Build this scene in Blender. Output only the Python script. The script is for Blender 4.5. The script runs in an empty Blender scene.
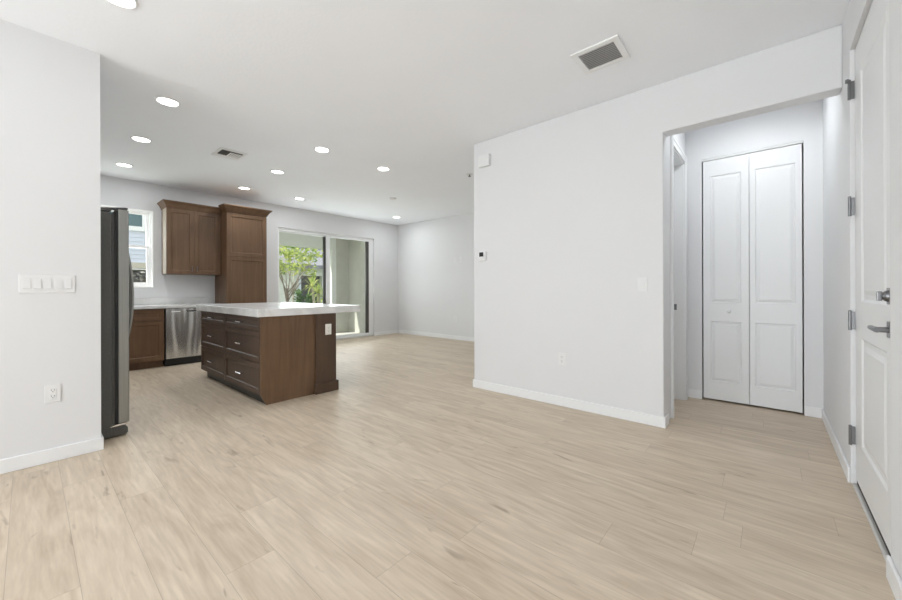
import bpy, bmesh, math, random
from mathutils import Matrix, Vector
random.seed(7)
PI = math.pi
scene = bpy.context.scene
C = scene.collection

# ------------------------------------------------------------------ camera
F_PX, YAW, Y0, ROLL, EYE = 367.04, 0.7139, 289.61, -0.0029, 1.1417
cam_d = bpy.data.cameras.new('camera')
cam_d.sensor_width = 36.0
cam_d.lens = F_PX / 902 * 36
cam_d.shift_y = (Y0 - 300) / 902
cam_d.clip_start = 0.02
cam_d.clip_end = 300
cam = bpy.data.objects.new('camera', cam_d)
C.objects.link(cam)
_s, _c = math.sin(YAW), math.cos(YAW)
fw = Vector((-_s, _c, 0)); rt0 = Vector((_c, _s, 0)); up0 = Vector((0, 0, 1))
cr, sr = math.cos(ROLL), math.sin(ROLL)
rt = rt0 * cr + up0 * sr
up = rt0 * -sr + up0 * cr
cam.matrix_world = Matrix(((rt.x, up.x, -fw.x, 0), (rt.y, up.y, -fw.y, 0), (rt.z, up.z, -fw.z, EYE), (0, 0, 0, 1)))
scene.camera = cam

# ------------------------------------------------------------------ world, sun, daylight through seen and added windows, exposure
w = bpy.data.worlds.new('sky'); scene.world = w; w.use_nodes = True
bg = w.node_tree.nodes['Background']
bg.inputs[0].default_value = (0.90, 0.94, 1.0, 1)
bg.inputs[1].default_value = 1.7
sun_d = bpy.data.lights.new('sun', 'SUN'); sun_d.energy = 6.5; sun_d.angle = math.radians(0.6); sun_d.color = (1, 0.96, 0.88)
sun = bpy.data.objects.new('sun', sun_d); C.objects.link(sun)
sun.rotation_euler = Vector((-0.30, -0.62, 0.95)).to_track_quat('Z', 'Y').to_euler()

def area(name, loc, direction, sx, sy, power, color=(1, 1, 1)):
    d = bpy.data.lights.new(name, 'AREA'); d.shape = 'RECTANGLE'; d.size = sx; d.size_y = sy; d.energy = power; d.color = color
    o = bpy.data.objects.new(name, d); C.objects.link(o); o.location = loc
    o.rotation_euler = Vector(direction).to_track_quat('-Z', 'Z').to_euler()
    return o
LAMP_W = 6.0
area('added_rear_daylight', (-0.95, -5.55, 1.2), (-0.06, 1, 0.85), 2.1, 1.8, 138, (0.90, 0.96, 1.0))  # added for even daylight, tilted up to brighten the ceiling
area('added_side_daylight', (-3.66, -3.4, 1.35), (1, 0.40, 0.85), 1.7, 1.6, 130, (0.90, 0.96, 1.0))  # added at an unseen opening to light the right wall and ceiling
area('daylight_sliding_door', (-7.62, 4.42, 1.2), (1, 0, 0.55), 2.1, 2.0, 33, (0.90, 0.96, 1.0))
area('daylight_kitchen_window', (-7.62, 0.83, 1.8), (1, 0, 0), 0.85, 1.1, 10, (0.95, 0.98, 1.0))
scene.view_settings.view_transform = 'Standard'
scene.view_settings.look = 'None'
scene.view_settings.gamma = 1
scene.view_settings.use_curve_mapping = False
scene.view_settings.exposure = 0.07
scene.cycles.max_bounces = 14
scene.cycles.diffuse_bounces = 8
scene.cycles.transparent_max_bounces = 16

# ------------------------------------------------------------------ materials
def mat(name, col, rough=0.6, metal=0.0, spec=0.5, emis=None, estr=0):
    m = bpy.data.materials.new(name); m.use_nodes = True
    b = m.node_tree.nodes['Principled BSDF']
    b.inputs['Base Color'].default_value = (*col, 1)
    b.inputs['Roughness'].default_value = rough
    b.inputs['Metallic'].default_value = metal
    b.inputs['Specular IOR Level'].default_value = spec
    if emis:
        b.inputs['Emission Color'].default_value = (*emis, 1)
        b.inputs['Emission Strength'].default_value = estr
    return m
def nodes(m): return m.node_tree.nodes, m.node_tree.links, m.node_tree.nodes['Principled BSDF']
def noisy(m, scale=(30, 30, 30), amount=0.05, bump=0.0, bscale=None, detail=4, dist=0.002):
    N, L, b = nodes(m)
    col = list(b.inputs['Base Color'].default_value)
    tc = N.new('ShaderNodeTexCoord'); mp = N.new('ShaderNodeMapping'); mp.inputs['Scale'].default_value = scale
    nz = N.new('ShaderNodeTexNoise'); nz.inputs['Scale'].default_value = 1; nz.inputs['Detail'].default_value = detail
    L.new(tc.outputs['Object'], mp.inputs['Vector']); L.new(mp.outputs[0], nz.inputs['Vector'])
    if amount:
        mx = N.new('ShaderNodeMix'); mx.data_type = 'RGBA'
        mx.inputs[6].default_value = (*[max(0, c * (1 - amount)) for c in col[:3]], 1)
        mx.inputs[7].default_value = (*[min(1, c * (1 + amount)) for c in col[:3]], 1)
        cr_ = N.new('ShaderNodeMapRange'); cr_.inputs[1].default_value = 0.3; cr_.inputs[2].default_value = 0.7
        L.new(nz.outputs['Fac'], cr_.inputs[0]); L.new(cr_.outputs[0], mx.inputs[0]); L.new(mx.outputs[2], b.inputs['Base Color'])
    if bump:
        n2 = nz
        if bscale:
            n2 = N.new('ShaderNodeTexNoise'); n2.inputs['Scale'].default_value = bscale; n2.inputs['Detail'].default_value = 3
            L.new(tc.outputs['Object'], n2.inputs['Vector'])
        bp = N.new('ShaderNodeBump'); bp.inputs['Strength'].default_value = bump; bp.inputs['Distance'].default_value = dist
        L.new(n2.outputs['Fac'], bp.inputs['Height']); L.new(bp.outputs[0], b.inputs['Normal'])
    return m

M = {}
M['wall'] = noisy(mat('wall_paint', (0.72, 0.722, 0.73), 0.75, spec=0.25), (3, 3, 3), 0.006, 0.12, 90)
M['ceiling'] = noisy(mat('ceiling_paint', (0.875, 0.895, 0.93), 0.9, spec=0.1), (2, 2, 2), 0.008, 0.25, 45, dist=0.004)
M['vinyl'] = mat('white_vinyl', (0.93, 0.93, 0.93), 0.3)  # whiter than trim, daylight glow on the window frames put into the colour
M['trim'] = mat('trim_paint', (0.80, 0.805, 0.81), 0.38)
M['door'] = noisy(mat('door_paint', (0.76, 0.765, 0.77), 0.42), (4, 4, 60), 0.004)
M['white_plastic'] = mat('white_plastic', (0.75, 0.75, 0.75), 0.35)
M['cream_plastic'] = mat('cream_plastic', (0.78, 0.77, 0.72), 0.35)
M['slot'] = mat('slot_dark', (0.12, 0.12, 0.12), 0.6)
M['black'] = mat('black_plastic', (0.012, 0.012, 0.012), 0.4)
M['screen'] = mat('dark_screen', (0.02, 0.02, 0.022), 0.15)
M['chrome'] = mat('chrome', (0.75, 0.75, 0.76), 0.18, 1.0)
M['nickel'] = mat('satin_nickel', (0.23, 0.23, 0.235), 0.35, 1.0)
M['dark_metal'] = mat('dark_metal', (0.10, 0.095, 0.09), 0.4, 0.8)
M['vent_slat'] = mat('vent_slat', (0.72, 0.72, 0.72), 0.5)
M['vent_void'] = mat('vent_void', (0.35, 0.35, 0.35), 0.8)
M['fridge_side'] = noisy(mat('slate_side', (0.085, 0.085, 0.08), 0.5), (60, 60, 60), 0.08, 0.15, 300)
M['gasket'] = mat('gasket', (0.03, 0.03, 0.03), 0.7)

def brushed(name, col, rough, vec):
    m = mat(name, col, rough, 1.0); return noisy(m, vec, 0.06, 0.03)
M['steel'] = noisy(mat('brushed_steel', (0.66, 0.66, 0.65), 0.24, 0.85), (3, 8, 1.3), 0.03, 0.8, dist=0.05, detail=0)
M['fridge_door'] = brushed('brushed_slate', (0.33, 0.33, 0.31), 0.42, (200, 200, 2))
M['aluminium'] = mat('threshold_aluminium', (0.66, 0.65, 0.62), 0.45, 0.7)

def wood(name, dark, light, grain=(26, 26, 1.6)):
    m = mat(name, light, 0.42, spec=0.35); N, L, b = nodes(m)
    tc = N.new('ShaderNodeTexCoord'); mp = N.new('ShaderNodeMapping'); mp.inputs['Scale'].default_value = grain
    n1 = N.new('ShaderNodeTexNoise'); n1.inputs['Scale'].default_value = 1.0; n1.inputs['Detail'].default_value = 6; n1.inputs['Distortion'].default_value = 0.6
    n2 = N.new('ShaderNodeTexNoise'); n2.inputs['Scale'].default_value = 2.2; n2.inputs['Detail'].default_value = 2
    mr = N.new('ShaderNodeMapRange'); mr.inputs[1].default_value = 0.28; mr.inputs[2].default_value = 0.72
    ad = N.new('ShaderNodeMath'); ad.operation = 'MULTIPLY_ADD'; ad.inputs[1].default_value = 0.6
    ml = N.new('ShaderNodeMath'); ml.operation = 'MULTIPLY'; ml.inputs[1].default_value = 0.4
    mx = N.new('ShaderNodeMix'); mx.data_type = 'RGBA'
    mx.inputs[6].default_value = (*dark, 1); mx.inputs[7].default_value = (*light, 1)
    L.new(tc.outputs['Object'], mp.inputs['Vector']); L.new(mp.outputs[0], n1.inputs['Vector']); L.new(tc.outputs['Object'], n2.inputs['Vector'])
    L.new(n2.outputs['Fac'], ml.inputs[0]); L.new(n1.outputs['Fac'], ad.inputs[0]); L.new(ml.outputs[0], ad.inputs[2])
    L.new(ad.outputs[0], mr.inputs[0]); L.new(mr.outputs[0], mx.inputs[0]); L.new(mx.outputs[2], b.inputs['Base Color'])
    return m
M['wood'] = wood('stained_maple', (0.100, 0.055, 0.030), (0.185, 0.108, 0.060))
M['wood_shade'] = wood('stained_maple_shade', (0.050, 0.031, 0.021), (0.092, 0.057, 0.039))  # maple darkened for the shade on the island's drawer side
M['wood_mid'] = wood('stained_maple_post', (0.058, 0.034, 0.021), (0.105, 0.064, 0.040))  # darker tone of the same maple, used on the island post
M['wood_lit'] = mat('lit_wood_edge', (0.42, 0.36, 0.29), 0.5)  # cabinet side painted pale for the light falling on it

def quartz():
    m = mat('quartz', (0.70, 0.70, 0.69), 0.16); N, L, b = nodes(m)
    tc = N.new('ShaderNodeTexCoord'); n = N.new('ShaderNodeTexNoise'); n.inputs['Scale'].default_value = 3; n.inputs['Detail'].default_value = 8; n.inputs['Distortion'].default_value = 1.5
    r = N.new('ShaderNodeValToRGB'); e = r.color_ramp.elements
    e[0].position = 0.42; e[0].color = (0.66, 0.66, 0.65, 1); e[1].position = 0.56; e[1].color = (0.76, 0.76, 0.755, 1)
    L.new(tc.outputs['Object'], n.inputs['Vector']); L.new(n.outputs['Fac'], r.inputs[0]); L.new(r.outputs[0], b.inputs['Base Color'])
    return m
M['quartz'] = quartz()

def glass(name, tint=(0.93, 0.95, 0.94), refl=0.07):
    m = bpy.data.materials.new(name); m.use_nodes = True; N, L = m.node_tree.nodes, m.node_tree.links; N.clear()
    o = N.new('ShaderNodeOutputMaterial'); t = N.new('ShaderNodeBsdfTransparent'); g = N.new('ShaderNodeBsdfGlossy'); mx = N.new('ShaderNodeMixShader')
    t.inputs[0].default_value = (*tint, 1); g.inputs['Roughness'].default_value = 0.02; mx.inputs[0].default_value = refl
    L.new(t.outputs[0], mx.inputs[1]); L.new(g.outputs[0], mx.inputs[2]); L.new(mx.outputs[0], o.inputs[0])
    return m
M['glass'] = glass('window_glass', (0.97, 0.985, 0.975), 0.05)
M['teal_glass'] = mat('neighbour_glass', (0.03, 0.10, 0.11), 0.08, spec=0.8)

def floor_mat():
    m = mat('oak_planks', (0.55, 0.47, 0.38), 0.42, spec=0.35); N, L, b = nodes(m)
    def math_(op, a, bb=None, c=None):
        n = N.new('ShaderNodeMath'); n.operation = op
        for i, v in enumerate((a, bb, c)):
            if v is None: continue
            if isinstance(v, (int, float)): n.inputs[i].default_value = v
            else: L.new(v, n.inputs[i])
        return n.outputs[0]
    tc = N.new('ShaderNodeTexCoord'); sp = N.new('ShaderNodeSeparateXYZ'); L.new(tc.outputs['Object'], sp.inputs[0])
    X, Y = sp.outputs[0], sp.outputs[1]
    v = math_('DIVIDE', math_('ADD', Y, 0.06 + 1.925 * 10), 0.1925)
    row = math_('FLOOR', v); fv = math_('FRACT', v)
    wn = N.new('ShaderNodeTexWhiteNoise'); wn.noise_dimensions = '1D'; L.new(row, wn.inputs['W'])
    u = math_('DIVIDE', math_('ADD', math_('ADD', X, 30.0), math_('MULTIPLY', wn.outputs['Value'], 1.5)), 1.5)
    col = math_('FLOOR', u); fu = math_('FRACT', u)
    cid = N.new('ShaderNodeCombineXYZ'); L.new(row, cid.inputs[0]); L.new(col, cid.inputs[1])
    w2 = N.new('ShaderNodeTexWhiteNoise'); w2.noise_dimensions = '3D'; L.new(cid.outputs[0], w2.inputs['Vector'])
    # seams
    ev = math_('MULTIPLY', math_('MINIMUM', fv, math_('SUBTRACT', 1.0, fv)), 0.1925)
    eu = math_('MULTIPLY', math_('MINIMUM', fu, math_('SUBTRACT', 1.0, fu)), 1.5)
    seam = math_('LESS_THAN', math_('MINIMUM', ev, eu), 0.0011)
    # grain coordinates, shifted per plank
    cv = N.new('ShaderNodeCombineXYZ')
    L.new(math_('MULTIPLY', X, 1.0), cv.inputs[0]); L.new(Y, cv.inputs[1]); L.new(math_('MULTIPLY', w2.outputs['Value'], 37.0), cv.inputs[2])
    def grain(sc, det, dist, lo, hi):
        mp = N.new('ShaderNodeMapping'); mp.inputs['Scale'].default_value = sc
        nz = N.new('ShaderNodeTexNoise'); nz.inputs['Scale'].default_value = 1; nz.inputs['Detail'].default_value = det; nz.inputs['Distortion'].default_value = dist
        mr = N.new('ShaderNodeMapRange'); mr.inputs[1].default_value = lo; mr.inputs[2].default_value = hi
        L.new(cv.outputs[0], mp.inputs[0]); L.new(mp.outputs[0], nz.inputs['Vector']); L.new(nz.outputs['Fac'], mr.inputs[0]); return mr.outputs[0]
    g1 = grain((1.1, 8, 1), 7, 2.6, 0.30, 0.70)
    g2 = grain((5, 60, 1), 4, 0.3, 0.35, 0.68)
    knots = grain((4.0, 17, 1), 2, 0.6, 0.66, 0.78)
    mixg = math_('ADD', math_('MULTIPLY', g1, 0.62), math_('MULTIPLY', g2, 0.38))
    pv = math_('MULTIPLY_ADD', w2.outputs['Value'], 0.22, math_('MULTIPLY', mixg, 0.78))
    rp = N.new('ShaderNodeValToRGB'); e = rp.color_ramp.elements
    e[0].position = 0.12; e[0].color = (0.465, 0.372, 0.275, 1); e[1].position = 0.88; e[1].color = (0.66, 0.56, 0.44, 1)
    L.new(pv, rp.inputs[0])
    k = N.new('ShaderNodeMix'); k.data_type = 'RGBA'; k.inputs[7].default_value = (0.30, 0.225, 0.16, 1)
    L.new(math_('MULTIPLY', knots, 0.75), k.inputs[0]); L.new(rp.outputs[0], k.inputs[6])
    s_ = N.new('ShaderNodeMix'); s_.data_type = 'RGBA'; s_.inputs[7].default_value = (0.26, 0.20, 0.15, 1)
    L.new(math_('MULTIPLY', seam, 0.5), s_.inputs[0]); L.new(k.outputs[2], s_.inputs[6]); L.new(s_.outputs[2], b.inputs['Base Color'])
    bp = N.new('ShaderNodeBump'); bp.inputs['Strength'].default_value = 0.15; bp.inputs['Distance'].default_value = 0.001
    L.new(math_('SUBTRACT', mixg, math_('MULTIPLY', seam, 1.5)), bp.inputs['Height']); L.new(bp.outputs[0], b.inputs['Normal'])
    return m
M['floor'] = floor_mat()

M['stucco'] = noisy(mat('lanai_stucco', (0.56, 0.555, 0.50), 0.9), (6, 6, 6), 0.05, 0.5, 60, dist=0.01)
M['stucco_white'] = noisy(mat('white_stucco', (0.80, 0.80, 0.78), 0.85), (5, 5, 5), 0.03, 0.4, 60, dist=0.01)
M['lanai_ceiling'] = mat('lanai_ceiling_paint', (0.80, 0.81, 0.78), 0.8)
M['concrete'] = noisy(mat('patio_concrete', (0.50, 0.49, 0.47), 0.85), (9, 9, 9), 0.08, 0.2)
M['grass'] = noisy(mat('lawn', (0.16, 0.20, 0.08), 0.9), (14, 14, 14), 0.35, 0.6)
M['siding'] = mat('bluish_siding', (0.62, 0.65, 0.74), 0.7)
M['beige'] = mat('beige_band', (0.55, 0.50, 0.42), 0.8)
M['roof'] = noisy(mat('grey_roof_shingle', (0.20, 0.20, 0.22), 0.85), (3, 30, 30), 0.25, 0.4)
M['bark'] = noisy(mat('bark', (0.20, 0.16, 0.13), 0.9), (25, 25, 6), 0.3, 0.5)
M['pale_bark'] = noisy(mat('pale_bark', (0.50, 0.45, 0.38), 0.9), (25, 25, 8), 0.25, 0.5)
def leaf(name, a, b_):
    m = mat(name, a, 0.5, spec=0.3); N, L, b = nodes(m)
    g = N.new('ShaderNodeTexCoord'); n = N.new('ShaderNodeTexNoise'); n.inputs['Scale'].default_value = 5; n.inputs['Detail'].default_value = 5
    mr = N.new('ShaderNodeMapRange'); mr.inputs[1].default_value = 0.35; mr.inputs[2].default_value = 0.65
    mx = N.new('ShaderNodeMix'); mx.data_type = 'RGBA'; mx.inputs[6].default_value = (*a, 1); mx.inputs[7].default_value = (*b_, 1)
    L.new(g.outputs['Object'], n.inputs['Vector']); L.new(n.outputs['Fac'], mr.inputs[0]); L.new(mr.outputs[0], mx.inputs[0]); L.new(mx.outputs[2], b.inputs['Base Color'])
    t = N.new('ShaderNodeBsdfTranslucent'); ms = N.new('ShaderNodeMixShader'); ms.inputs[0].default_value = 0.45
    L.new(mx.outputs[2], t.inputs[0]); L.new(b.outputs[0], ms.inputs[1]); L.new(t.outputs[0], ms.inputs[2]); L.new(ms.outputs[0], N['Material Output'].inputs[0])
    return m
M['leaf_bright'] = leaf('bright_leaves', (0.10, 0.20, 0.03), (0.62, 0.66, 0.20))
M['leaf_dark'] = leaf('dark_leaves', (0.04, 0.10, 0.03), (0.12, 0.22, 0.06))
M['leaf_grey'] = leaf('grey_brown_leaves', (0.06, 0.055, 0.045), (0.28, 0.27, 0.24))
M['leaf_palm'] = leaf('palm_leaves', (0.36, 0.50, 0.12), (0.75, 0.75, 0.30))
M['garage'] = mat('dark_opening', (0.03, 0.03, 0.035), 0.5)
M['lens'] = mat('lamp_lens', (1, 1, 1), 0.5, emis=(1, 0.98, 0.95), estr=6)

# ------------------------------------------------------------------ mesh builder
class MB:
    def __init__(s): s.v, s.f = [], []
    def add(s, vs, fs):
        n = len(s.v); s.v += [tuple(p) for p in vs]; s.f += [tuple(i + n for i in f) for f in fs]; return s
    def box(s, x0, x1, y0, y1, z0, z1):
        x0, x1 = sorted((x0, x1)); y0, y1 = sorted((y0, y1)); z0, z1 = sorted((z0, z1))
        return s.add([(x0,y0,z0),(x1,y0,z0),(x1,y1,z0),(x0,y1,z0),(x0,y0,z1),(x1,y0,z1),(x1,y1,z1),(x0,y1,z1)],
                     [(0,3,2,1),(4,5,6,7),(0,1,5,4),(1,2,6,5),(2,3,7,6),(3,0,4,7)])
    def prism(s, poly, axis, a, b):            # poly: 2-D outline extruded along axis from a to b
        n = len(poly)
        def P(p, t): return {'x': (t, p[0], p[1]), 'y': (p[0], t, p[1]), 'z': (p[0], p[1], t)}[axis]
        return s.add([P(p, a) for p in poly] + [P(p, b) for p in poly],
                     [tuple(range(n))[::-1], tuple(range(n, 2*n))] + [(i, (i+1) % n, n + (i+1) % n, n + i) for i in range(n)])
    def rings(s, rs, cap=True):                # list of rings (same point count)
        n = len(rs[0]); vs = [p for r in rs for p in r]; fs = []
        for k in range(len(rs) - 1):
            for i in range(n):
                fs.append((k*n+i, k*n+(i+1) % n, (k+1)*n+(i+1) % n, (k+1)*n+i))
        if cap: fs += [tuple(range(n))[::-1], tuple(range((len(rs)-1)*n, len(rs)*n))]
        return s.add(vs, fs)
    def lathe(s, prof, o=(0,0,0), axis='z', n=32):   # prof: (radius, height)
        rs = []
        for r, h in prof:
            ring = []
            for i in range(n):
                a = 2*PI*i/n; c, d = r*math.cos(a), r*math.sin(a)
                p = {'z': (c, d, h), 'x': (h, c, d), 'y': (d, h, c)}[axis]
                ring.append((o[0]+p[0], o[1]+p[1], o[2]+p[2]))
            rs.append(ring)
        return s.rings(rs)
    def tube(s, pts, rad, n=10):
        pts = [Vector(p) for p in pts]; rs = []
        if isinstance(rad, (int, float)): rad = [rad]*len(pts)
        for i, p in enumerate(pts):
            t = (pts[min(i+1, len(pts)-1)] - pts[max(i-1, 0)]).normalized()
            a = Vector((0,0,1)) if abs(t.z) < 0.9 else Vector((1,0,0))
            e1 = t.cross(a).normalized(); e2 = t.cross(e1)
            rs.append([tuple(p + (e1*math.cos(2*PI*k/n) + e2*math.sin(2*PI*k/n))*rad[i]) for k in range(n)])
        return s.rings(rs)
    def panel(s, T, w, h, th, holes, prof):
        """door leaf in local (x right, y into leaf, z up) mapped by T; holes = panel rects, prof = [(inset, depth)...]"""
        xs = sorted({0, w, *[a for r in holes for a in (r[0], r[2])]}); zs = sorted({0, h, *[a for r in holes for a in (r[1], r[3])]})
        def q(ps): s.add([T(*p) for p in ps], [(0,1,2,3)])
        for i in range(len(xs)-1):
            for j in range(len(zs)-1):
                cx, cz = (xs[i]+xs[i+1])/2, (zs[j]+zs[j+1])/2
                if any(r[0] < cx < r[2] and r[1] < cz < r[3] for r in holes): continue
                q([(xs[i],0,zs[j]),(xs[i+1],0,zs[j]),(xs[i+1],0,zs[j+1]),(xs[i],0,zs[j+1])])
        for r in holes:
            last = (r, 0)
            for ins, dep in prof:
                nr = (r[0]+ins, r[1]+ins, r[2]-ins, r[3]-ins); a, da = last
                A = [(a[0],da,a[1]),(a[2],da,a[1]),(a[2],da,a[3]),(a[0],da,a[3])]
                B = [(nr[0],dep,nr[1]),(nr[2],dep,nr[1]),(nr[2],dep,nr[3]),(nr[0],dep,nr[3])]
                for k in range(4): q([A[k], A[(k+1)%4], B[(k+1)%4], B[k]])
                last = (nr, dep)
            a, da = last
            q([(a[0],da,a[1]),(a[2],da,a[1]),(a[2],da,a[3]),(a[0],da,a[3])])
        q([(0,th,0),(0,th,h),(w,th,h),(w,th,0)])
        q([(0,0,0),(0,th,0),(w,th,0),(w,0,0)]); q([(0,0,h),(w,0,h),(w,th,h),(0,th,h)])
        q([(0,0,0),(0,0,h),(0,th,h),(0,th,0)]); q([(w,0,0),(w,th,0),(w,th,h),(w,0,h)])
        return s
    def sheet(s, axis, p0, p1, ulo, uhi, vlo, vhi, holes):
        """wall slab between planes p0/p1 of axis with rectangular holes (u0,u1,v0,v1); axis x: u=y v=z, y: u=x v=z, z: u=x v=y"""
        us = sorted({ulo, uhi, *[a for r in holes for a in r[:2]]}); vs = sorted({vlo, vhi, *[a for r in holes for a in r[2:]]})
        us = [a for a in us if ulo <= a <= uhi]; vs = [a for a in vs if vlo <= a <= vhi]
        nu, nv = len(us)-1, len(vs)-1
        sol = [[not any(r[0] < (us[i]+us[i+1])/2 < r[1] and r[2] < (vs[j]+vs[j+1])/2 < r[3] for r in holes) for j in range(nv)] for i in range(nu)]
        def P(u, v, p): return {'x': (p, u, v), 'y': (u, p, v), 'z': (u, v, p)}[axis]
        def q(*ps): s.add(ps, [(0,1,2,3)])
        S = lambda i, j: 0 <= i < nu and 0 <= j < nv and sol[i][j]
        for i in range(nu):
            for j in range(nv):
                if not sol[i][j]: continue
                a, b, c, d = us[i], us[i+1], vs[j], vs[j+1]
                q(P(a,c,p0),P(b,c,p0),P(b,d,p0),P(a,d,p0)); q(P(a,c,p1),P(a,d,p1),P(b,d,p1),P(b,c,p1))
                if not S(i-1,j): q(P(a,c,p0),P(a,d,p0),P(a,d,p1),P(a,c,p1))
                if not S(i+1,j): q(P(b,c,p0),P(b,c,p1),P(b,d,p1),P(b,d,p0))
                if not S(i,j-1): q(P(a,c,p0),P(a,c,p1),P(b,c,p1),P(b,c,p0))
                if not S(i,j+1): q(P(a,d,p0),P(b,d,p0),P(b,d,p1),P(a,d,p1))
        return s

WORLD = {}
def wloc(o): return WORLD.get(o.name, Vector((0,0,0))) if o else Vector((0,0,0))
def build(name, mb, m, parent=None, bevel=0, smooth=False, seg=2, origin=None):
    """parent given: vertices (world) are stored relative to the parent's base. origin: base of a single-mesh thing."""
    base = wloc(parent) if parent else Vector(origin or (0,0,0))
    me = bpy.data.meshes.new(name)
    me.from_pydata([tuple(Vector(p) - base) for p in mb.v], [], mb.f)
    b = bmesh.new(); b.from_mesh(me); bmesh.ops.remove_doubles(b, verts=b.verts, dist=1e-5); bmesh.ops.recalc_face_normals(b, faces=b.faces); b.to_mesh(me); b.free()
    if isinstance(m, str): m = M[m]
    me.materials.append(m)
    o = bpy.data.objects.new(name, me); C.objects.link(o)
    if smooth:
        me.polygons.foreach_set('use_smooth', [True]*len(me.polygons)); me.set_sharp_from_angle(angle=math.radians(35))
    if bevel:
        md = o.modifiers.new('bevel', 'BEVEL'); md.width = bevel; md.segments = seg; md.limit_method = 'ANGLE'; md.angle_limit = math.radians(40)
    if parent: o.parent = parent
    else: o.location = base
    WORLD[o.name] = base
    return o
def tag(o, label, cat, group=None):
    o['label'] = label; o['category'] = cat
    if group: o['group'] = group
    return o
def thing(name, label, cat, loc, group=None):
    o = bpy.data.objects.new(name, None); C.objects.link(o); o.location = loc; o.empty_display_size = 0.1
    WORLD[o.name] = Vector(loc); return tag(o, label, cat, group)
def struct(name, mb, m, bevel=0, **k):
    o = build(name, mb, m, bevel=bevel, **k); o['kind'] = 'structure'; return o
def sroot(name, loc, label=None):
    o = bpy.data.objects.new(name, None); C.objects.link(o); o.location = loc; WORLD[o.name] = Vector(loc); o['kind'] = 'structure'
    if label: o['label'] = label
    return o
def copy_tree(o, parent=None):
    c = o.copy(); C.objects.link(c); c.parent = parent
    for ch in [x for x in o.children]: copy_tree(ch, c)
    return c

# ------------------------------------------------------------------ room shell
H = 2.84
XL, XK, XR = -3.625, -7.40, 0.36          # left stub wall, kitchen wall, right wall
YP, YF, YH, YB = 3.425, 6.41, 4.575, -5.5 # partition face, far wall, hall back wall, rear wall
PT = 0.135
struct('floor', MB().box(XK-0.2, XR+0.14, YB-0.2, YF+0.2, -0.1, 0), 'floor')
struct('ceiling', MB().box(XK-0.2, XR+0.14, YB-0.2, YF+0.2, H, H+0.12), 'ceiling')
struct('wall_left', MB().sheet('x', XL-0.18, XL, YB, 0.345, 0, H, [(-4.3, -2.5, .5, 2.2)]), 'wall')
r = sroot('added_window_3', (XL-.1, -3.4, 0.5))  # unseen window, added to brighten the right wall
build('window_frame', MB().sheet('x', XL-0.14, XL-0.08, -4.3, -2.5, .5, 2.2, [(-4.25, -3.42, .55, 2.15), (-3.38, -2.55, .55, 2.15)]), 'trim', r)
struct('wall_fridge_alcove', MB().box(XK, XL-0.18, -0.50, -0.37, 0, H), 'wall')
WIN = (0.36, 1.315, 1.185, 2.405); SLD = (3.27, 5.64, 0.0, 2.405)
struct('wall_kitchen', MB().sheet('x', XK-0.2, XK, -0.50, YF+0.15, 0, H, [WIN, SLD]), 'wall')
struct('wall_far', MB().box(XK, -2.47, YF, YF+0.15, 0, H), 'wall')
XP0, XP1 = -2.612, -0.655
struct('wall_partition', MB().sheet('y', YP, YP+PT, XP0, XR, 0, H, [(XP1, XR+1, -1, 2.433)]), 'wall', bevel=0.008)
struct('wall_return', MB().box(XP0, XP0+PT, YP+PT, YF, 0, H), 'wall')
HD = (3.79, 4.42, 0.0, 2.44)
struct('wall_hall_left', MB().sheet('x', -0.66-0.115, -0.66, YP+PT, YH+0.12, 0, H, [HD]), 'wall')
CL = (-0.525, 0.238, 0.0, 2.478)
struct('wall_hall_back', MB().sheet('y', YH, YH+0.12, -0.66, XR, 0, H, [CL]), 'wall')
struct('wall_closet', MB().sheet('y', 5.25, 5.3, -0.8, XR+0.12, 0, H, []).box(-0.78, -0.66, YH+0.12, 5.25, 0, H), 'wall')
ENT = (2.222, 3.158, 0.0, 2.535)
struct('wall_right', MB().sheet('x', XR, XR+0.14, YB, 5.25, 0, H, [ENT]), 'wall')
RW = (-2.05, 0.12, 0.20, 2.25)
struct('wall_rear', MB().sheet('y', YB-0.15, YB, XL, XR, 0, H, [RW]), 'wall')

# baseboards
BH, BT = 0.09, 0.013
def bboard(name, *runs):
    m = MB()
    for r in runs: m.box(*r, 0, BH)
    return struct(name, m, 'trim', bevel=0.004)
bboard('baseboard_left', (XL, XL+BT, YB+BT, 0.345+BT), (XL-0.18, XL, 0.345, 0.345+BT))
bboard('baseboard_partition', (XP0-BT, XP1+BT, YP-BT, YP), (XP1, XP1+BT, YP, YP+PT), (XP0-BT, XP0, YP, YF-BT))
bboard('baseboard_far', (XK, XP0-BT, YF-BT, YF))
bboard('baseboard_kitchen', (XK, XK+BT, 2.84, 3.27), (XK, XK+BT, 5.64, YF-BT))
bboard('baseboard_hall', (-0.66, -0.525, YH-BT, YH), (0.238, XR, YH-BT, YH), (-0.66, -0.66+BT, 4.49, YH-BT))
bboard('baseboard_right', (XR-BT, XR, 3.158, YH-BT), (XR-BT, XR, YB+BT, 2.222))
bboard('baseboard_rear', (XL+BT, XR-BT, YB, YB+BT))

# ------------------------------------------------------------------ rear window (unseen, added behind the camera for even daylight)
r = sroot('added_window_2', (-0.95, YB, 0.20))
m = MB().sheet('y', YB-0.10, YB-0.04, RW[0], RW[1], RW[2], RW[3], [(RW[0]+.05, -0.99, RW[2]+.05, RW[3]-.05), (-0.94, RW[1]-.05, RW[2]+.05, RW[3]-.05)])
build('window_frame', m, 'trim', r)

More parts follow.
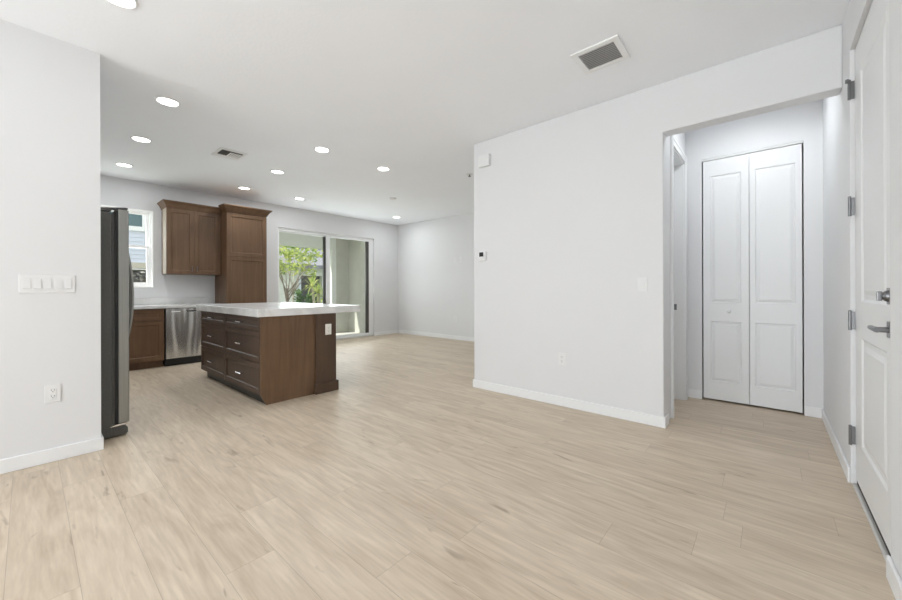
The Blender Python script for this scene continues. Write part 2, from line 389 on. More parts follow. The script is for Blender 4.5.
# ------------------------------------------------------------------ kitchen window
r = sroot('window_1', (XK, (WIN[0]+WIN[1])/2, WIN[2]), 'white double-hung kitchen window beside the refrigerator')
y0, y1, z0, z1 = WIN
zr = 1.83
m = MB().sheet('x', XK-0.13, XK-0.05, y0, y1, z0, z1, [(y0+.035, y1-.035, z0+.035, z1-.035)])
build('window_frame', m, 'vinyl', r)
m = MB().sheet('x', XK-0.10, XK-0.06, y0+.035, y1-.035, z0+.035, zr+.02, [(y0+.075, y1-.075, z0+.085, zr-.02)])
lo = build('lower_sash', m, 'vinyl', r)
m = MB().sheet('x', XK-0.125, XK-0.10, y0+.035, y1-.035, zr-.02, z1-.035, [(y0+.075, y1-.075, zr+.02, z1-.065)])
uo = build('upper_sash', m, 'vinyl', r)
build('pane', MB().box(XK-0.083, XK-0.079, y0+.07, y1-.07, z0+.08, zr-.015), 'glass', lo)
build('pane', MB().box(XK-0.114, XK-0.110, y0+.07, y1-.07, zr+.015, z1-.06), 'glass', uo)
# sill and returns, whitened for the daylight glow around the window
build('window_casing', MB().sheet('x', XK-0.05, XK+0.006, y0-.0, y1, z0, z1, [(y0+.014, y1-.014, z0+.014, z1-.014)]), 'vinyl', r)

# ------------------------------------------------------------------ sliding glass door
r = sroot('door_1', (XK-0.1, 4.43, 0), 'white framed sliding glass door to the covered patio')
y0, y1, z0, z1 = SLD
m = MB().sheet('x', XK-0.15, XK-0.055, y0, y1, 0.0, z1, [(y0+.045, y1-.055, 0.05, z1-.05)])
build('door_frame', m, 'trim', r, bevel=0.003)
build('track', MB().box(XK-0.055, XK-0.01, y0, y1, 0, 0.035), 'aluminium', r, bevel=0.003)
ym = 4.385
m = MB().sheet('x', XK-0.10, XK-0.065, ym-.015, y1-.05, .045, z1-.045, [(ym+.075, y1-.12, .085, z1-.075)])
p = build('sliding_panel', m, 'trim', r, bevel=0.002)
build('pane', MB().box(XK-0.085, XK-0.08, ym+.07, y1-.115, .08, z1-.07), 'glass', p)
build('edge_seal', MB().box(XK-0.098, XK-0.066, 5.437, 5.520, .087, z1-.077), 'dark_metal', p)
m = MB().sheet('x', XK-0.14, XK-0.105, y0+.04, ym+.03, .045, z1-.045, [(y0+.075, ym-.06, .085, z1-.075)])
p = build('fixed_panel', m, 'trim', r, bevel=0.002)
build('pane', MB().box(XK-0.125, XK-0.12, y0+.07, ym-.055, .08, z1-.07), 'glass', p)
build('edge_seal', MB().box(XK-0.138, XK-0.09, ym-.06, ym+.015, .087, z1-.077), 'dark_metal', p)

# ------------------------------------------------------------------ closet bifold door
r = sroot('door_2', (-0.14, YH, 0), 'white two-panel bifold closet door')
yf = YH + 0.012
RAISED = [(0.006, 0.010), (0.012, 0.010), (0.034, 0.002)]
def leafmap(x0): return lambda x, y, z: (x0 + x, yf + y, 0.018 + z)
lw, lh = 0.3685, 2.435
lf = build('door_leaf', MB().panel(leafmap(-0.514), lw, lh, 0.03, [(0.062, 0.185, 0.308, 0.795), (0.062, 0.985, 0.308, 2.275)], RAISED), 'door', r)
build('door_leaf', MB().panel(leafmap(-0.1415), lw, lh, 0.03, [(0.042, 0.185, 0.325, 0.795), (0.042, 0.985, 0.325, 2.275)], RAISED), 'door', r)
build('door_knob', MB().lathe([(0.001,-.034),(.010,-.033),(.016,-.026),(.016,-.020),(.009,-.012),(.008,0.0),(.001,0.001)], (-0.30, yf, 0.915), 'y', 20), 'white_plastic', lf, smooth=True)
build('track', MB().box(-0.523, 0.236, YH+0.005, YH+0.035, 2.459, 2.477), 'vent_slat', r)

# ------------------------------------------------------------------ hall side door (open, strike on the far jamb)
r = sroot('door_3', (-0.70, 4.1, 0), 'white cased doorway at the left end of the hall')
m = MB()
o0, o1, ot = HD[0]-.065, HD[1]+.065, HD[3]+.065
m.sheet('x', -0.66, -0.643, o0, o1, 0, ot, [(HD[0]+.004, HD[1]-.004, -1, HD[3]-.004)])
m.sheet('x', -0.643, -0.638, o0, o1, 0, ot, [(HD[0]-.04, HD[1]+.04, -1, HD[3]+.04)])
build('casing', m, 'trim', r, bevel=0.002)
m = MB().sheet('x', -0.775, -0.66, HD[0], HD[1], 0, HD[3], [(HD[0]+.018, HD[1]-.018, -1, HD[3]-.018)])
build('jamb', m, 'trim', r)
build('strike_plate', MB().box(-0.752, -0.722, HD[1]-.0205, HD[1]-.018, .925, .985), 'nickel', r)
sw = lambda x, y, z: (-0.779 - y, HD[0]+.022 + x, .012 + z)
build('door_leaf', MB().panel(sw, HD[1]-HD[0]-.044, HD[3]-.034, .035, [(.10, .2, .48, .85), (.10, 1.05, .48, 2.25)], RAISED), 'door', r)

# ------------------------------------------------------------------ entry door on the right
r = sroot('door_4', (0.38, 2.69, 0), 'tall white two-panel entry door on the right wall')
XD = 0.381
mp = lambda x, y, z: (XD + y, 3.153 - x, 0.034 + z)
lw, lh = 3.153-2.227, 2.494
lf = build('door_leaf', MB().panel(mp, lw, lh, 0.044, [(0.170, 0.235, 0.745, 0.835), (0.170, 1.035, 0.745, 2.30)], [(0.012, 0.008), (0.035, 0.008), (0.060, 0.001)]), 'door', r)
m = MB().sheet('x', XD+.046, XD+.075, ENT[0], ENT[1], 0, ENT[3], [(ENT[0]+.015, ENT[1]-.015, -1, ENT[3]-.015)])
build('door_stop', m, 'trim', r)
build('threshold', MB().prism([(0.366,0),(0.366,.004),(0.374,.008),(0.47,.008),(0.47,0)], 'y', ENT[0]+.001, ENT[1]-.001), 'aluminium', r)
build('door_gap_shade', MB().box(XD+.003, XD+.04, 2.228, 3.152, .0085, .034), 'gasket', r)  # black strip standing for the dark gap under the leaf
for i, zc in enumerate((0.285, 0.955, 1.620, 2.300)):
    m = MB().box(0.351, 0.379, 3.154, 3.158, zc-.052, zc+.052)
    m.lathe([(.0065, -.052), (.0065, .052)], (0.357, 3.147, zc), 'z', 14)
    m.lathe([(.0075, -.056), (.0075, -.052)], (0.357, 3.147, zc), 'z', 14).lathe([(.0075, .052), (.0075, .057), (.003, .060)], (0.357, 3.147, zc), 'z', 14)
    hg = build('hinge', m, 'nickel', r, smooth=True)
    if i == 3:
        st = MB().tube([(0.350, 3.145, zc+.058), (0.348, 3.135, zc+.058)], .004, 8).lathe([(.001,-.012),(.008,-.010),(.008,.010),(.001,.012)], (0.346, 3.128, zc+.046), 'z', 14)
        build('hinge_pin_stop', st, 'nickel', hg, smooth=True)
def rosette(z):
    return MB().box(XD-.0135, XD, 2.262, 2.330, z-.034, z+.034)
yc = 2.296
db = build('deadbolt', rosette(1.110).lathe([(.020,-.020),(.023,-.010),(.024,0)], (XD-.006, yc, 1.110), 'x', 24), 'nickel', lf, bevel=0.003, smooth=True)
build('thumb_turn', MB().box(XD-.046, XD-.030, yc-.006, yc+.006, 1.110-.019, 1.110+.019).lathe([(.014,-.026),(.016,-.018)], (XD-.006, yc, 1.110), 'x', 20), 'nickel', db, bevel=0.003)
lv = build('lock_rose', rosette(0.972), 'nickel', lf, bevel=0.003)
m = MB().lathe([(.011,-.045),(.012,0)], (XD-.006, yc, .972), 'x', 20)
m.tube([(XD-.046, yc-.012, .972), (XD-.048, yc+.03, .973), (XD-.048, yc+.105, .973), (XD-.046, yc+.130, .972)], [.0115, .011, .0095, .006], 14)
build('door_handle', m, 'nickel', lv, smooth=True)

# ------------------------------------------------------------------ refrigerator
fx0, fx1 = -4.74, -3.832
r = thing('refrigerator', 'tall slate grey refrigerator standing behind the end of the left wall', 'refrigerator', (-4.28, 0.1, 0))
m = MB().box(fx0, fx1, -0.34, 0.425, .03, 1.745).box(fx0+.02, fx1-.02, .425, .447, .07, 1.74)
build('cabinet', m, 'fridge_side', r, bevel=0.004)
build('door_gasket', MB().box(fx0+.015, fx1-.012, .446, .463, .10, 1.765), 'gasket', r)
xm = -4.286
for a, b_ in ((fx0, xm-.003), (xm+.003, fx1)):
    d = build('door', MB().box(a, b_, .463, .528, .105, 1.775), 'fridge_door', r, bevel=0.006)
    hx = xm + (.045 if a > xm-.01 else -.045)
    n = 14; pts = [(hx, .528, .64)] + [(hx, .545 + .062*math.sin(PI*t/n)**.6, 0.65 + (1.55-.65)*t/n) for t in range(n+1)] + [(hx, .528, 1.56)]
    build('handle', MB().tube(pts, .011, 10), 'fridge_door', d, smooth=True)
build('hinge_cover', MB().prism([(.33,1.755),(.33,1.772),(.42,1.785),(.50,1.797),(.523,1.797),(.523,1.783),(.44,1.778),(.42,1.755)], 'x', fx1-.10, fx1-.012), 'dark_metal', r)
build('base_grille', MB().prism([(.30,.03),(.30,.10),(.43,.10),(.50,.085),(.520,.06),(.520,.022),(.505,.012),(.30,.012)], 'x', fx0+.01, fx1-.004), 'fridge_side', r, bevel=0.004)
build('bottom_hinge', MB().prism([(.41,.088),(.45,.100),(.515,.105),(.520,.094),(.46,.088)], 'x', fx1-.06, fx1+.004), 'chrome', r)
for yy in (-.28, .40):
    for xx in (fx0+.06, fx1-.06):
        build('foot', MB().lathe([(.022,0),(.022,.012),(.014,.014),(.014,.032)], (xx, yy, 0), 'z', 16), 'black', r)

# ------------------------------------------------------------------ cabinets
SHAKER = [(0.008, 0.010)]
def shaker(mb, T, w, h, fwid=0.057, th=0.02):
    return mb.panel(T, w, h, th, [(fwid, fwid, w-fwid, h-fwid)], SHAKER)
def kx(xf, ya, za): return lambda x, y, z: (xf - y, ya + x, za + z)       # faces +X, runs along +Y
def dy(yf_, xa, za): return lambda x, y, z: (xa + x, yf_ + y, za + z)       # faces -Y, runs along +X
def bar_pull(mb, a, b_, out, rad=.005):
    a, b_, out = Vector(a), Vector(b_), Vector(out); d = (b_ - a)
    mb.tube([a + out - d*.12, b_ + out + d*.12], rad, 10)
    mb.tube([a, a + out], rad*.9, 8); mb.tube([b_, b_ + out], rad*.9, 8)
    return mb

XB = -6.80       # base fronts
r = thing('base_cabinet', 'brown shaker base cabinet under the window, left of the dishwasher', 'cabinet', (-7.1, 0.88, 0))
build('body', MB().box(XK+.003, XB-.02, .43, 1.335, .10, .875).box(XK+.003, XB-.085, .43, 1.335, 0, .10), 'wood', r)
for a in (.435, .885):
    d = build('door', shaker(MB(), kx(XB, a, .115), .445, .575), 'wood', r, bevel=0.0015)
    d = build('drawer_front', shaker(MB(), kx(XB, a, .70), .445, .165, .045), 'wood', r, bevel=0.0015)

r = thing('dishwasher', 'stainless steel dishwasher between the base cabinet and the island', 'dishwasher', (-7.1, 1.65, 0))
build('tub', MB().box(XK+.01, XB-.03, 1.352, 1.958, .02, .868), 'black', r)
d = build('door', MB().sheet('x', XB-.03, XB+.004, 1.352, 1.958, .115, .868, [(1.60, 1.73, .812, .832)]).box(XB-.03, XB-.02, 1.60, 1.73, .812, .832), 'steel', r, bevel=0.002)
build('handle_pocket', MB().box(XB-.02, XB-.006, 1.601, 1.729, .813, .831), 'black', d)
build('badge_plate', MB().box(XB+.004, XB+.006, 1.42, 1.53, .815, .828), 'vinyl', d)  # light badge plate left of the pocket
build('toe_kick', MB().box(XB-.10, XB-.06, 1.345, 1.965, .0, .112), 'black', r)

r = thing('cabinet_filler', 'narrow brown base filler between the dishwasher and the pantry', 'cabinet', (-7.1, 2.06, 0))
build('body', MB().box(XK+.003, XB-.02, 1.972, 2.165, .10, .875).box(XK+.003, XB-.085, 1.972, 2.165, 0, .10), 'wood', r)
build('door', shaker(MB(), kx(XB, 1.974, .115), .189, .755, .045), 'wood', r, bevel=0.0015)

r = thing('countertop', 'pale quartz worktop along the kitchen wall under the window', 'countertop', (-7.1, 1.3, .875))
build('slab', MB().box(XK+.003, XB+.03, .42, 2.166, .875, .915), 'quartz', r, bevel=0.003)
build('backsplash', MB().box(XK+.003, XK+.023, .42, 2.166, .915, 1.02), 'quartz', r, bevel=0.002)

def crown(mb, x_back, x_front, ya, yb, z0, z1, left=True, right=True, proj=.055, brk=None):
    """sloped crown running round the top of a wall cabinet"""
    def ring(e, z): return [(x_back, ya-(e if left else 0), z), (x_front+e, ya-(e if left else 0), z), (x_front+e, yb+(e if right else 0), z), (x_back, yb+(e if right else 0), z)]
    if brk:
        ring = lambda e, z: [(x_back, ya, z), (brk, ya, z), (brk, ya-e, z), (x_front+e, ya-e, z), (x_front+e, yb+e, z), (x_back, yb+e, z)]
    return mb.rings([ring(.002, z0), ring(.008, z0+.012), ring(proj*.55, z0+(z1-z0)*.6), ring(proj, z1-.014), ring(proj, z1)])

r = thing('upper_cabinet', 'brown two-door wall cabinet with crown, right of the kitchen window', 'cabinet', (-7.2, 1.78, 1.39))
XU = -7.06
build('body', MB().box(XK+.003, XU-.02, 1.42, 2.165, 1.402, 2.43), 'wood', r)
for a, w_, hy in ((1.422, .355, 1.745), (1.780, .355, 1.812)):
    d = build('door', shaker(MB(), kx(XU, a, 1.404), w_, 1.024), 'wood', r, bevel=0.0015)
    build('handle', bar_pull(MB(), (XU, hy, 1.45), (XU, hy, 1.53), (.026, 0, 0), .004), 'nickel', d, smooth=True)
build('filler_strip', MB().box(XU-.02, XU-.002, 2.137, 2.165, 1.402, 2.43), 'wood', r)
build('lit_side_edge', MB().box(XU-.24, XU-.021, 1.412, 1.42, 1.404, 2.43), 'wood_lit', r)['label'] = 'brown side edge painted pale as if lit'
build('crown_moulding', crown(MB(), XK+.003, XU, 1.42, 2.165, 2.43, 2.54, True, False, .06), 'wood', r)

r = thing('pantry_cabinet', 'tall brown pantry cabinet with crown, between upper cabinet and sliding door', 'cabinet', (-7.1, 2.49, 0))
build('body', MB().box(XK+.003, XB-.02, 2.17, 2.812, .10, 2.455).box(XK+.003, XB-.085, 2.17, 2.812, 0, .10), 'wood', r)
build('door', shaker(MB(), kx(XB, 2.173, .115), .636, 1.594, .062), 'wood', r, bevel=0.0015)
build('door', shaker(MB(), kx(XB, 2.173, 1.715), .636, .728, .062), 'wood', r, bevel=0.0015)
build('crown_moulding', crown(MB(), XK+.003, XB, 2.17, 2.812, 2.455, 2.565, True, True, .07, -6.985), 'wood', r)

# ------------------------------------------------------------------ kitchen island
ix0, ix1, iy0, iy1 = -5.67, -3.80, 1.50, 2.30
r = thing('kitchen_island', 'brown kitchen island with six shaded drawers under a pale slab', 'kitchen island', (-4.7, 1.9, 0))
build('body', MB().box(ix0, ix1, iy0+.022, iy1, .10, .876), 'wood_shade', r)
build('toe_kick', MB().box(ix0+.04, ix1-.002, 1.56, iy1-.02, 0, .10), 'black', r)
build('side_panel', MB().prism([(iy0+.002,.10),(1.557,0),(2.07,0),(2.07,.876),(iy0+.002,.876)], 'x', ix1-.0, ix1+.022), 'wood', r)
m = MB().box(ix1, ix1+.052, 2.07, 2.315, 0, .876)
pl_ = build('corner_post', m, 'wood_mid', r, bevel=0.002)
build('plinth_block', MB().box(ix1+.0525, ix1+.070, 2.058, 2.335, 0, .112).box(ix1, ix1+.0525, 2.3155, 2.335, 0, .112).box(ix1+.0225, ix1+.0525, 2.058, 2.0695, 0, .112), 'wood_mid', pl_, bevel=0.002)
build('foot', MB().lathe([(.018,0),(.018,.01),(.012,.012),(.012,.10)], (ix0+.10, iy0+.08, 0), 'z', 14), 'black', r)
for (a, b_) in ((ix0+.003, -4.790), (-4.784, ix1-.003)):
    for z0_, z1_ in ((.103, .412), (.418, .728), (.734, .872)):
        fwid = .052 if z1_ < .8 else .042
        d = build('drawer', shaker(MB(), dy(iy0, a, z0_), b_-a, z1_-z0_, fwid, .021), 'wood_shade', r, bevel=0.0015)
        cx, cz = (a+b_)/2, (z0_+z1_)/2
        build('handle', bar_pull(MB(), (cx-.055, iy0+(.010), cz), (cx+.055, iy0+(.010), cz), (0, -.036, 0), .0065), 'chrome', d, smooth=True)
tag(build('island_countertop', MB().box(-5.74, -3.755, 1.462, 2.655, .877, .955), 'quartz', bevel=0.004, origin=(-4.75, 2.06, .877)),
    'thick pale quartz slab on the island, overhanging towards the sliding door', 'countertop')

# ------------------------------------------------------------------ electrical plates
def outlet(T, name, label, pos, m_='white_plastic', group='electrical outlets'):
    """T maps (across, out, up) offsets to world"""
    r = thing(name, label, 'electrical outlet', pos, group)
    def bx(mb, a0, a1, o0, o1, u0, u1):
        p, q = Vector(T(a0, o0, u0)), Vector(T(a1, o1, u1)); return mb.box(p.x, q.x, p.y, q.y, p.z, q.z)
    build('plate', bx(MB(), -.037, .037, 0, .006, -.060, .060), m_, r, bevel=0.002)
    for s_ in (-1, 1):
        c = s_*.020
        rc = build('receptacle', bx(MB(), -.0165, .0165, .006, .0085, c-.0145, c+.0145), m_, r, bevel=0.004)
        k = MB(); bx(k, -.0085, -.0055, .0085, .0088, c, c+.009); bx(k, .0055, .0085, .0085, .0088, c, c+.008); bx(k, -.0025, .0025, .0085, .0088, c-.010, c-.005)
        build('slot', k, 'slot', rc)
    return r
def atx(x, y, z, sgn): return lambda a, o, u: (x + sgn*o, y + a, z + u)
def aty(x, y, z): return lambda a, o, u: (x + a, y - o, z + u)
outlet(atx(XL, .110, .455, 1), 'electrical_outlet', 'white duplex outlet low on the left wall below the wide switch plate', (XL, .110, .455))
outlet(aty(-1.530, YP, .458), 'electrical_outlet', 'white outlet low on the long partition wall', (-1.530, YP, .458))
outlet(atx(ix1+.052, 2.215, .700, 1), 'electrical_outlet', 'cream outlet on the corner post of the island', (ix1+.052, 2.215, .700), 'cream_plastic')
outlet(aty(-5.425, YF, .47), 'electrical_outlet', 'small white outlet low on the far wall', (-5.425, YF, .47))
outlet(atx(XK, 6.10, .46, 1), 'electrical_outlet', 'white outlet beside the right edge of the sliding door', (XK, 6.10, .46))

def switch(T, label, pos, gangs, wid):
    r = thing('light_switch', label, 'light switch', pos)
    def bx(mb, a0, a1, o0, o1, u0, u1):
        p, q = Vector(T(a0, o0, u0)), Vector(T(a1, o1, u1)); return mb.box(p.x, q.x, p.y, q.y, p.z, q.z)
    build('plate', bx(MB(), -wid/2, wid/2, 0, .006, -.060, .060), 'white_plastic', r, bevel=0.002)
    for g in range(gangs):
        c = (g-(gangs-1)/2)*.046
        build('rocker_frame', bx(MB(), c-.0185, c+.0185, .006, .0068, -.035, .035), 'vent_slat', r)
        p = [T(c-.0165, .0068, -.033), T(c+.0165, .0068, -.033), T(c+.0165, .0068, .033), T(c-.0165, .0068, .033),
             T(c-.0165, .012, -.032), T(c+.0165, .012, -.032), T(c+.0165, .0085, .032), T(c-.0165, .0085, .032)]
        build('rocker', MB().add(p, [(0,1,2,3),(4,5,6,7),(0,1,5,4),(1,2,6,5),(2,3,7,6),(3,0,4,7)]), 'white_plastic', r, bevel=0.001)
    return r
switch(atx(XL, .090, 1.188, 1), 'wide white five-gang switch plate on the left wall', (XL, .090, 1.188), 5, .252)
switch(aty(-.813, YP, 1.180), 'single white rocker switch on the partition wall near the hall opening', (-.813, YP, 1.180), 1, .074)
for (x, z) in ((-5.42, 1.818), (-5.245, 1.815)):
    t = thing('cable_plate', ('left' if x < -5.3 else 'right') + ' one of two small white plates high on the far wall', 'wall plate', (x, YF, z), 'cable plates on the far wall')
    build('plate', MB().box(x-.035, x+.035, YF-.006, YF, z-.057, z+.057), 'white_plastic', t, bevel=0.002)
    build('socket', MB().box(x-.012, x+.012, YF-.008, YF-.006, z-.03, z+.03), 'vent_slat', t)

r = thing('thermostat', 'small white thermostat with dark screen on the partition wall', 'thermostat', (-2.475, YP, 1.515))
build('housing', MB().box(-2.528, -2.428, YP-.022, YP, 1.468, 1.575), 'white_plastic', r, bevel=0.006, seg=3)
build('screen', MB().box(-2.517, -2.459, YP-.0235, YP-.022, 1.518, 1.568), 'screen', r)
r = thing('door_chime', 'white box door chime high at the left end of the partition wall', 'door chime', (-2.43, YP, 2.6))
build('cover', MB().box(-2.515, -2.365, YP-.045, YP-.004, 2.535, 2.665), 'white_plastic', r, bevel=0.004)
build('base', MB().box(-2.508, -2.372, YP-.004, YP, 2.545, 2.655), 'vent_slat', r)

# ------------------------------------------------------------------ ceiling fittings
def make_light(label):
    r = thing('ceiling_light', label, 'ceiling light', (0, 0, H), 'recessed ceiling lights')
    build('trim_ring', MB().rings([[(rr*math.cos(2*PI*i/40), rr*math.sin(2*PI*i/40), H+z) for i in range(40)] for rr, z in ((.094, -.0005), (.092, -.006), (.082, -.009), (.076, -.005), (.076, -.0005))], cap=False), 'trim', r, smooth=True)
    build('lens', MB().lathe([(.001,-.0075),(.060,-.007),(.0755,-.0055),(.0755,-.001),(.001,-.001)], (0, 0, H), 'z', 40), 'lens', r, smooth=True)
    return r
LIGHTS = [(-4.08, .83, 'largest recessed light over the kitchen, nearest the left wall edge'),
 (-5.32, .84, 'recessed light at the left, second in line from the left wall edge'),
 (-6.57, .86, 'recessed light at the far left above the kitchen window'),
 (-4.08, 2.335, 'recessed light right of the small supply vent, above the island end'),
 (-5.32, 2.35, 'recessed light behind the small supply vent, above the island'),
 (-6.585, 2.36, 'recessed light in front of the tall pantry cabinet crown'),
 (-4.08, 3.27, 'rightmost recessed light of the kitchen ceiling, nearest the partition wall'),
 (-6.58, 3.31, 'recessed light above the left half of the sliding door'),
 (-6.57, 5.645, 'farthest recessed light, above the corner past the sliding door'),
 (-2.84, .345, 'recessed light cut off by the top edge of the photo')]
proto = None
for x, y, lab in LIGHTS:
    o = proto = make_light(lab) if proto is None else proto
    if (x, y) != (LIGHTS[0][0], LIGHTS[0][1]): o = copy_tree(proto)
    o['label'] = lab; o.location = (x, y, H)
    d = bpy.data.lights.new('lamp_beam', 'AREA'); d.shape = 'DISK'; d.size = .14; d.energy = LAMP_W if x < -3 else 0.6; d.color = (.93, .975, 1)
    q = bpy.data.objects.new('lamp_beam', d); C.objects.link(q); q.location = (x, y, H-.012)
# light of the hall, hidden behind the header
o = copy_tree(proto); o['label'] = 'recessed light in the hall ceiling behind the opening header'; o.location = (-.15, 3.98, H)
d = bpy.data.lights.new('lamp_beam', 'AREA'); d.shape = 'DISK'; d.size = .14; d.energy = 5.4; d.color = (.93, .975, 1)
q = bpy.data.objects.new('lamp_beam', d); C.objects.link(q); q.location = (-.15, 3.98, H-.012)

# return grille
r = thing('ceiling_vent', 'larger white louvred vent in the ceiling before the partition wall', 'ceiling vent', (-.92, 2.73, H))
ox = (-1.085, -.757, 2.575, 2.885); ix = (-1.042, -.80, 2.618, 2.845)
build('frame', MB().sheet('z', H-.012, H-.0005, ox[0], ox[1], ox[2], ox[3], [ix]), 'trim', r, bevel=0.003)
build('backing', MB().box(ix[0], ix[1], ix[2], ix[3], H-.002, H-.0006), 'vent_void', r)
for k in range(11):
    y = ix[2] + .012 + k*.0205
    build('slat', MB().prism([(y-.009, H-.0115), (y-.0078, H-.0122), (y+.009, H-.0035), (y+.0078, H-.0028)], 'x', ix[0], ix[1]), 'vent_slat', r)
# supply register over the kitchen
r = thing('ceiling_vent', 'small supply vent in the kitchen ceiling, one slat bank in shade', 'ceiling vent', (-5.07, 1.65, H))
ox = (-5.25, -4.90, 1.50, 1.80); ix = (-5.15, -4.955, 1.535, 1.770)
build('frame', MB().sheet('z', H-.008, H-.0005, ox[0], ox[1], ox[2], ox[3], [ix]), 'trim', r, bevel=0.003)
build('backing', MB().box(ix[0], ix[1], ix[2], ix[3], H-.002, H-.0006), 'black', r)
for k in range(9):
    y = ix[2] + .014 + k*.0253; s_ = -1 if k < 4 else .35
    build('slat', MB().prism([(y-.010, H-.006-s_*.004), (y-.010, H-.0048-s_*.004), (y+.010, H-.0048+s_*.004), (y+.010, H-.006+s_*.004)][::1], 'x', ix[0], ix[1]-.045), 'black' if k < 4 else 'vinyl', r)  # near slat bank coloured black for its shade, the other bright white
build('damper_bar', MB().box(ix[1]-.036, ix[1]-.006, ix[2], ix[3], H-.007, H-.003), 'black', r)

r = thing('smoke_detector', 'flat round smoke detector in the far ceiling near the sliding door', 'smoke detector', (-5.255, 4.434, H))
build('base', MB().lathe([(.001,-.008),(.066,-.008),(.068,-.0005),(.001,-.0005)], (-5.255, 4.434, H), 'z', 32), 'vent_slat', r, smooth=True)
build('cover', MB().lathe([(.001,-.032),(.045,-.030),(.056,-.020),(.058,-.0085),(.001,-.0085)], (-5.255, 4.434, H), 'z', 32), 'white_plastic', r, smooth=True)
r = thing('fire_sprinkler', 'small dark ceiling fitting beside the top of the partition wall', 'sprinkler', (-3.33, 4.27, H))
build('escutcheon', MB().lathe([(.001,-.006),(.045,-.006),(.05,-.0005),(.001,-.0005)], (-3.33, 4.27, H), 'z', 28), 'vent_slat', r, smooth=True)
build('head', MB().lathe([(.001,-.035),(.022,-.034),(.022,-.031),(.008,-.029),(.010,-.0065),(.001,-.0065)], (-3.33, 4.27, H), 'z', 20), 'dark_metal', r, smooth=True)

# ------------------------------------------------------------------ covered patio
PX, PY = -8.74, 5.80
struct('ground', MB().box(-40, XK-.2, -20, 40, -.30, -.05), 'grass')
struct('floor_patio', MB().box(-9.0, XK-.2, 0.6, 6.0, -.06, -.005), 'concrete')
struct('ceiling_patio', MB().box(-8.94, XK-.2, 1.6, 6.0, 2.52, 2.64), 'lanai_ceiling')
struct('wall_patio_side', MB().box(-8.94, XK-.2, PY, 6.0, -.05, 2.52), 'stucco')
struct('wall_patio_corner', MB().box(PX-.2, PX, 5.40, PY, -.05, 2.52), 'stucco')
struct('trim_patio_column', MB().box(PX-.215, PX+.012, 5.27, 5.40, -.05, 2.22), 'stucco_white')
struct('trim_patio_beam', MB().box(PX-.2, PX, 1.6, 5.40, 2.22, 2.52), 'lanai_ceiling')
struct('wall_patio_left', MB().box(-8.94, XK-.2, 1.6, 1.8, -.05, 2.52), 'stucco_white')

# ------------------------------------------------------------------ outdoors
def foliage(c, rad, n, size, seed, flat=1.0):
    rn = random.Random(seed); m = MB()
    clumps = [(Vector((rn.uniform(-.72, .72)*rad[0], rn.uniform(-.72, .72)*rad[1], rn.uniform(-.7, .7)*rad[2])), rn.uniform(.14, .30)*min(1, rad[0]*1.5)) for _ in range(22)]
    for _ in range(n):
        cc, cr_ = rn.choice(clumps)
        d = Vector((rn.gauss(0, 1), rn.gauss(0, 1), rn.gauss(0, 1))).normalized()*cr_*rn.random()**.4
        p = Vector(c) + cc + d
        a = Vector((rn.gauss(0, 1), rn.gauss(0, 1), rn.gauss(0, .6))).normalized(); b_ = a.cross(Vector((rn.gauss(0, 1), rn.gauss(0, 1), rn.gauss(0, 1)))).normalized()
        L_ = size*rn.uniform(.7, 1.3); W_ = L_*.42
        m.add([p - a*L_*.5, p + b_*W_*.5 + a*L_*.05, p + a*L_*.5, p - b_*W_*.5 + a*L_*.05], [(0,1,2,3)])
    return m
def tree(name, label, base, h, rad, n, size, seed, trunk_r=.05, lm='leaf_bright', bark='bark', nb=9):
    r = thing(name, label, 'tree', base); rn = random.Random(seed+50)
    bx_, by_, bz_ = base; top = Vector((bx_+rn.uniform(-.1,.1), by_+rn.uniform(-.1,.1), bz_+h*.62))
    m = MB(); B = Vector(base)
    m.tube([B, B.lerp(top, .35)+Vector((.04,-.03,0)), B.lerp(top, .7)+Vector((-.03,.04,0)), top], [trunk_r*1.2, trunk_r, trunk_r*.85, trunk_r*.6], 10)
    for k in range(nb):
        s_ = B.lerp(top, rn.uniform(.55, 1)); e = Vector((bx_, by_, bz_+h)) + Vector((rn.uniform(-1,1)*rad[0], rn.uniform(-1,1)*rad[1], rn.uniform(-.6,.6)*rad[2]))*.8
        m.tube([s_, s_.lerp(e, .5)+Vector((0,0,.12)), e], [trunk_r*.5, trunk_r*.32, trunk_r*.12], 7)
    build('trunk', m, bark, r, smooth=True)
    build('foliage', foliage((bx_, by_, bz_+h), rad, n, size, seed), lm, r)
    return r
tree('leafy_tree', 'slim tree with bright green leaves behind the left pane of the sliding door', (-10.6, 4.88, -.05), 2.00, (.80, .95, .80), 560, .15, 3, .035)
tree('leafy_tree', 'second leafy tree with thin pale trunk, seen further right through the glass', (-12.7, 6.12, -.05), 2.35, (.85, .95, .80), 520, .17, 11, .035, 'leaf_bright', 'pale_bark')
r = thing('round_shrub', 'dark green round shrub before the dark opening of the house opposite', 'shrub', (-11.6, 5.98, -.05))
build('foliage', foliage((-11.6, 5.98, .70), (.36, .34, .46), 900, .12, 5), 'leaf_dark', r)
build('stem', MB().tube([(-11.6, 5.98, -.05), (-11.58, 6.0, .3), (-11.62, 5.96, .7)], [.03, .025, .015], 8), 'bark', r)
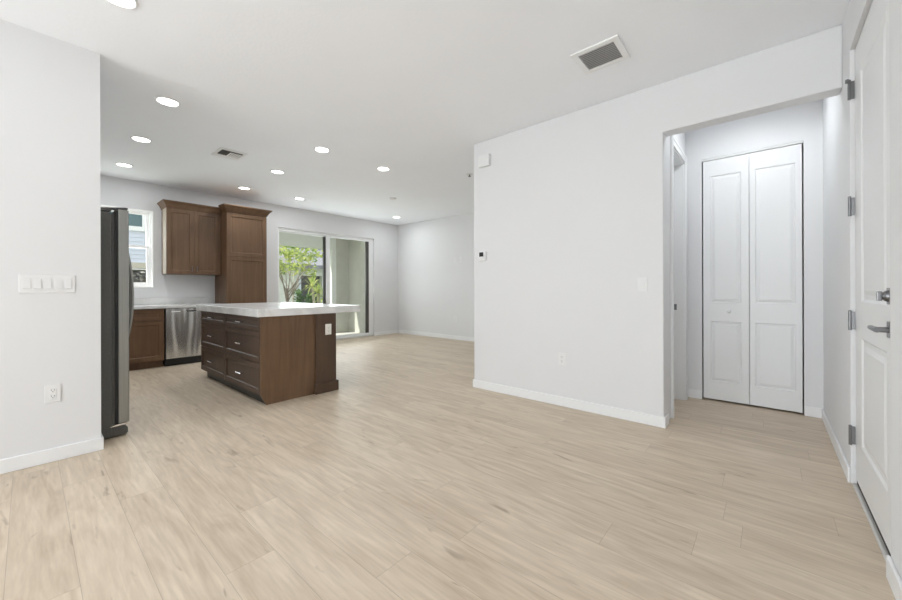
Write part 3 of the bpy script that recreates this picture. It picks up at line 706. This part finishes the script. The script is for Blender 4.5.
# palm-like yucca
r = thing('yucca', 'yellow green spiky plant with pale trunks, at the right of the left pane', 'plant', (-10.5, 5.86, -.05))
rn = random.Random(4); tr = MB(); fr = MB()
for dx, dy_, hh in ((0,0,1.05), (.12,.16,.90), (-.10,-.13,1.25)):
    b0 = Vector((-10.5+dx*.5, 5.86+dy_*.5, -.05)); t0 = Vector((-10.5+dx, 5.86+dy_, hh))
    tr.tube([b0, b0.lerp(t0,.5)+Vector((.02,.02,0)), t0], [.05,.042,.036], 9)
    for k in range(46):
        a = rn.uniform(0, 2*PI); el = rn.uniform(-.35, 1.35); L_ = rn.uniform(.34, .52)
        d = Vector((math.cos(a)*math.cos(el), math.sin(a)*math.cos(el), math.sin(el))); sd = d.cross(Vector((0,0,1))).normalized()*.018
        m1 = t0 + d*L_*.55; e1 = t0 + d*L_ + Vector((0,0,-.10))
        fr.add([t0-sd*.6, t0+sd*.6, m1+sd, e1, m1-sd], [(0,1,2,4),(4,2,3)])
build('trunk', tr, 'pale_bark', r, smooth=True); build('foliage', fr, 'leaf_palm', r)

# house opposite the sliding door
r = thing('neighbour_house', 'white house with dark opening and grey roof beyond the garden', 'house', (-15, 7.5, -.05))
build('wall', MB().sheet('x', -14.3, -14.0, 3.2, 16.0, -.05, 2.05, [(7.05, 8.0, -.05, 1.72)]), 'stucco_white', r)
build('opening', MB().box(-14.29, -14.2, 7.05, 8.0, -.05, 1.72), 'garage', r)
build('corner_board', MB().box(-14.0, -13.9, 5.8, 5.92, -.05, 2.05).box(-14.0, -13.9, 6.95, 7.05, -.05, 2.05), 'siding', r)
build('upper_wall', MB().box(-17.5, -17.2, 3.2, 16.0, 2.5, 6.0), 'siding', r)
build('roof', MB().prism([(-13.5, 1.98), (-13.5, 2.12), (-17.2, 3.35), (-17.2, 3.20)], 'y', 3.0, 16.2), 'roof', r)
r2 = build('window', MB().sheet('x', -17.2, -17.12, 8.2, 9.6, 4.2, 5.3, [(8.3, 9.5, 4.3, 5.2)]), 'trim', r)
build('pane', MB().box(-17.19, -17.15, 8.3, 9.5, 4.3, 5.2), 'teal_glass', r2)

# house opposite the kitchen window
r = thing('siding_house', 'pale blue sided house with dark teal window, seen past the refrigerator', 'house', (-13.2, 1.5, -.05))
m = MB()
for k in range(26):
    z = 1.90 + k*.115
    m.prism([(-13.2, z), (-12.985, z), (-13.0, z+.115), (-13.2, z+.115)], 'y', -1.5, 2.9)
build('siding', m, 'siding', r)
wd = build('window', MB().sheet('x', -13.0, -12.94, .9, 2.16, 2.76, 4.3, [(1.0, 2.06, 2.88, 4.2)]), 'trim', r)
build('pane', MB().box(-12.99, -12.965, 1.0, 2.06, 2.88, 4.2), 'teal_glass', wd)
build('corner_board', MB().box(-13.2, -12.93, 2.36, 2.50, -.05, 4.95), 'trim', r)
build('band', MB().box(-13.2, -12.90, -1.5, 2.9, 1.74, 1.90), 'beige', r)
build('lower_wall', MB().sheet('x', -13.2, -13.0, -1.5, 2.9, -.05, 1.72, [(.5, 2.28, -.05, 1.70)]), 'beige', r)
build('opening', MB().box(-13.19, -13.15, .5, 2.28, -.05, 1.70), 'garage', r)
r = thing('garden_hedge', 'grey brown garden bushes in the lower sash of the kitchen window', 'hedge', (-11.6, 1.5, -.05))
build('foliage', foliage((-11.6, 1.72, 1.15), (.5, .6, .45), 700, .14, 21), 'leaf_grey', r)
build('stem', MB().tube([(-11.6, 1.68, -.05), (-11.55, 1.70, .5), (-11.6, 1.74, 1.1)], [.04, .03, .02], 8), 'bark', r)
